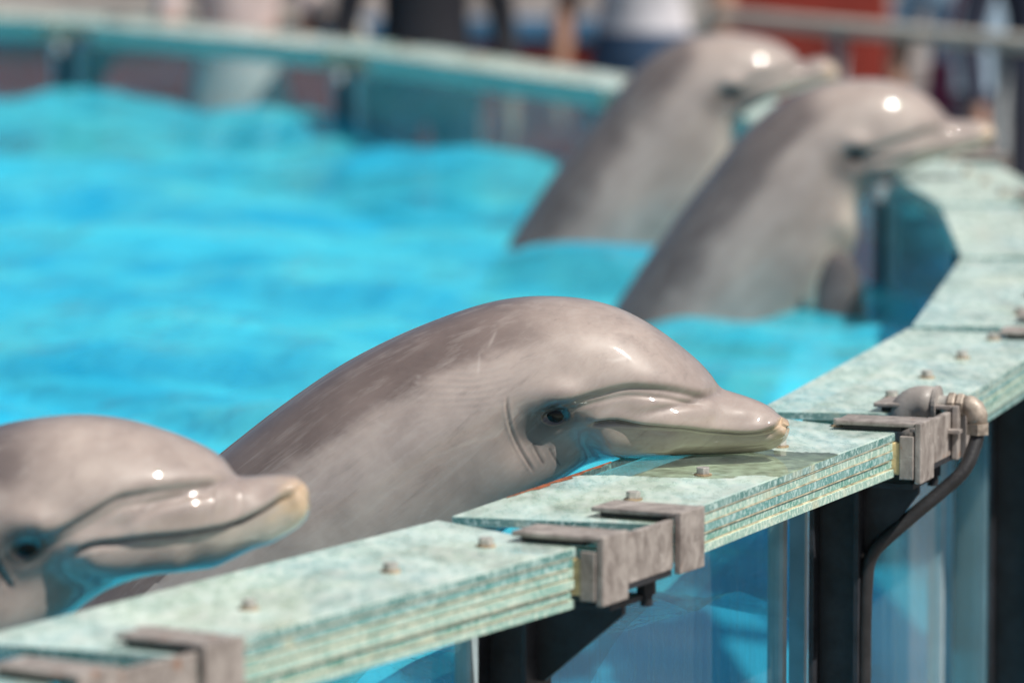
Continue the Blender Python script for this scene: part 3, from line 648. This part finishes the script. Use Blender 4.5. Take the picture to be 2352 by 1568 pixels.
def mat1(name, c, r=.75): return simple(name, c, r, .15, 14)
def person(x, y, rz, label, top, bottom, slv=2, *, skin=(.36, .20, .14), hair=(.02, .015, .012), h=1.72, arms='down', seed=0):
    k = h / 1.72; e = empty('person', (x, y, 0), label, 'person', 'visitors behind the pool', rz)
    J = []; Ed = []
    def v(p, r, m): J.append((Vector(p) * k, r * k, m)); return len(J) - 1
    def chain(start, items):
        p = start
        for q in items:
            n = v(*q)
            if p is not None: Ed.append((p, n))
            p = n
        return p
    pel = v((0, 0, .96), .150, 1)
    w = chain(pel, [((0, -.005, 1.08), .135, 0), ((0, 0, 1.24), .150, 0)]); ch = chain(w, [((0, .005, 1.36), .150, 0)])
    nk = chain(ch, [((0, .0, 1.46), .075, 0), ((0, -.005, 1.50), .056, 2), ((0, -.02, 1.57), .078, 2), ((0, -.02, 1.645), .090, 2), ((0, -.01, 1.70), .062, 3)])
    for s in (-1, 1):
        sh = chain(ch, [((s * .17, 0, 1.39), .068, 0)])
        if arms == 'down': pts = [((s * .215, .01, 1.24), .052, 0), ((s * .245, .02, 1.10), .045, slv), ((s * .25, -.03, .97), .038, slv), ((s * .25, -.06, .86), .027, 2)]; f = Vector((0, -.25, -1))
        else: pts = [((s * .225, -.03, 1.26), .052, 0), ((s * .235, -.06, 1.12), .045, 2), ((s * .16, -.22, 1.09), .036, 2), ((s * .10, -.31, 1.12), .027, 2)]; f = Vector((-s * .5, -1, .1))
        wr = chain(sh, pts); base = Vector(pts[-1][0]); f.normalize(); side = f.cross(Vector((s, 0, .3))).normalized()
        pm = chain(wr, [(tuple(base + f * .05), .030, 2)])
        for q, ln in zip((-1.5, -.5, .5, 1.5), (.065, .078, .074, .058)):
            r0 = base + f * .085 + side * q * .018
            chain(pm, [(tuple(r0), .010, 2), (tuple(r0 + f * ln * .55 + Vector((-s * .006, 0, 0))), .009, 2), (tuple(r0 + f * ln + Vector((-s * .02, 0, 0))), .008, 2)])
        chain(wr, [(tuple(base + f * .03 + side * -.034), .012, 2), (tuple(base + f * .075 + side * -.05), .010, 2)])
        hip = chain(pel, [((s * .095, 0, .87), .105, 1)])
        an = chain(hip, [((s * .10, -.01, .68), .085, 1), ((s * .10, -.015, .50), .064, 1), ((s * .10, .01, .32), .058, 1), ((s * .10, .015, .10), .042, 1)])
        chain(an, [((s * .10, 0, .05), .045, 4), ((s * .11, -.13, .04), .038, 4), ((s * .11, -.18, .035), .028, 4)])
    me = bpy.data.meshes.new('body'); me.from_pydata([j[0] for j in J], Ed, [])
    o = bpy.data.objects.new('body', me); COL.objects.link(o)
    sk = o.modifiers.new('skin', 'SKIN'); sk.use_smooth_shade = True
    for d_, j in zip(me.skin_vertices[0].data, J): d_.radius = (j[1], j[1] * (.72 if j[1] > .12 * k else 1))
    me.skin_vertices[0].data[0].use_root = True
    o.modifiers.new('sub', 'SUBSURF').levels = 1; o.modifiers['sub'].render_levels = 1
    dg = bpy.context.evaluated_depsgraph_get(); ev = o.evaluated_get(dg); nm = bpy.data.meshes.new_from_object(ev)
    bpy.data.objects.remove(o); 
    mats = [mat1('shirt_%d' % seed, top), mat1('trousers_%d' % seed, bottom), mat1('skin_%d' % seed, skin, .55), mat1('hair_%d' % seed, hair), mat1('shoe_%d' % seed, (.05, .05, .05))]
    JP = np.array([j[0] for j in J]); JM = [j[2] for j in J]
    nm.materials.clear(); b = link('body', nm, mats, e, True)
    for p in nm.polygons: p.material_index = JM[int(np.argmin(((JP - np.array(p.center)) ** 2).sum(1)))]
    bm = bmesh.new(); bmesh.ops.create_uvsphere(bm, u_segments=20, v_segments=12, radius=1)
    bm.transform(Matrix.Translation(Vector((0, .008, 1.665)) * k) @ Matrix.Diagonal((.088 * k, .100 * k, .088 * k, 1))); obj('hair', bm, mats[3], e, True)
    bm = bmesh.new(); tube(bm, [Vector((0, -.105, 1.64)) * k, Vector((0, -.122, 1.60)) * k, Vector((0, -.105, 1.59)) * k], [.008 * k, .014 * k, .008 * k], 10); obj('nose', bm, mats[2], e, True)
    for s in (-1, 1):
        bm = bmesh.new(); bmesh.ops.create_uvsphere(bm, u_segments=10, v_segments=8, radius=.011 * k); bm.transform(Matrix.Translation(Vector((s * .032, -.092, 1.635)) * k)); obj('eye', bm, M['eye'], e, True)
    return e
person(-.27, 17.75, .2, 'person in black clothes standing behind the far wall left of the red bleachers', (.008, .008, .014), (.008, .009, .018), 0, h=1.78, seed=1)
person(.43, 18.6, -.3, 'person in white top and blue jeans behind the farthest dolphin', (.62, .60, .64), (.03, .07, .14), h=1.84, seed=2)
person(1.44, 17.9, -.2, 'person in a light blue shirt behind the right hand railing', (.38, .52, .66), (.05, .05, .08), h=1.60, seed=3)
person(1.63, 17.4, .4, 'person in navy clothes at the right edge behind the railing', (.02, .025, .05), (.012, .015, .03), 0, h=1.75, seed=4)
person(-.86, 17.9, .1, 'person in pale pink clothes behind the far wall at upper left', (.60, .48, .46), (.55, .46, .44), h=1.68, arms='fold', seed=5)
# magenta bag hanging at the light blue visitor's side
bg = empty('shoulder_bag', (1.335, 17.7, .86), 'magenta bag beside the visitor in light blue', 'bag')
bm = bmesh.new(); box(bm, -.035, .035, -.06, .06, 0, .17, .02); obj('bag_body', bm, mat1('magenta_cloth', (.24, .03, .09)), bg)
bm = bmesh.new(); tube(bm, [(0, -.05, .165), (.03, -.03, .32), (.08, .02, .5), (.10, .06, .52), (.08, .10, .4), (.0, .05, .165)], .006, 8); obj('strap', bm, mat1('magenta_strap', (.20, .03, .08)), bg, True)
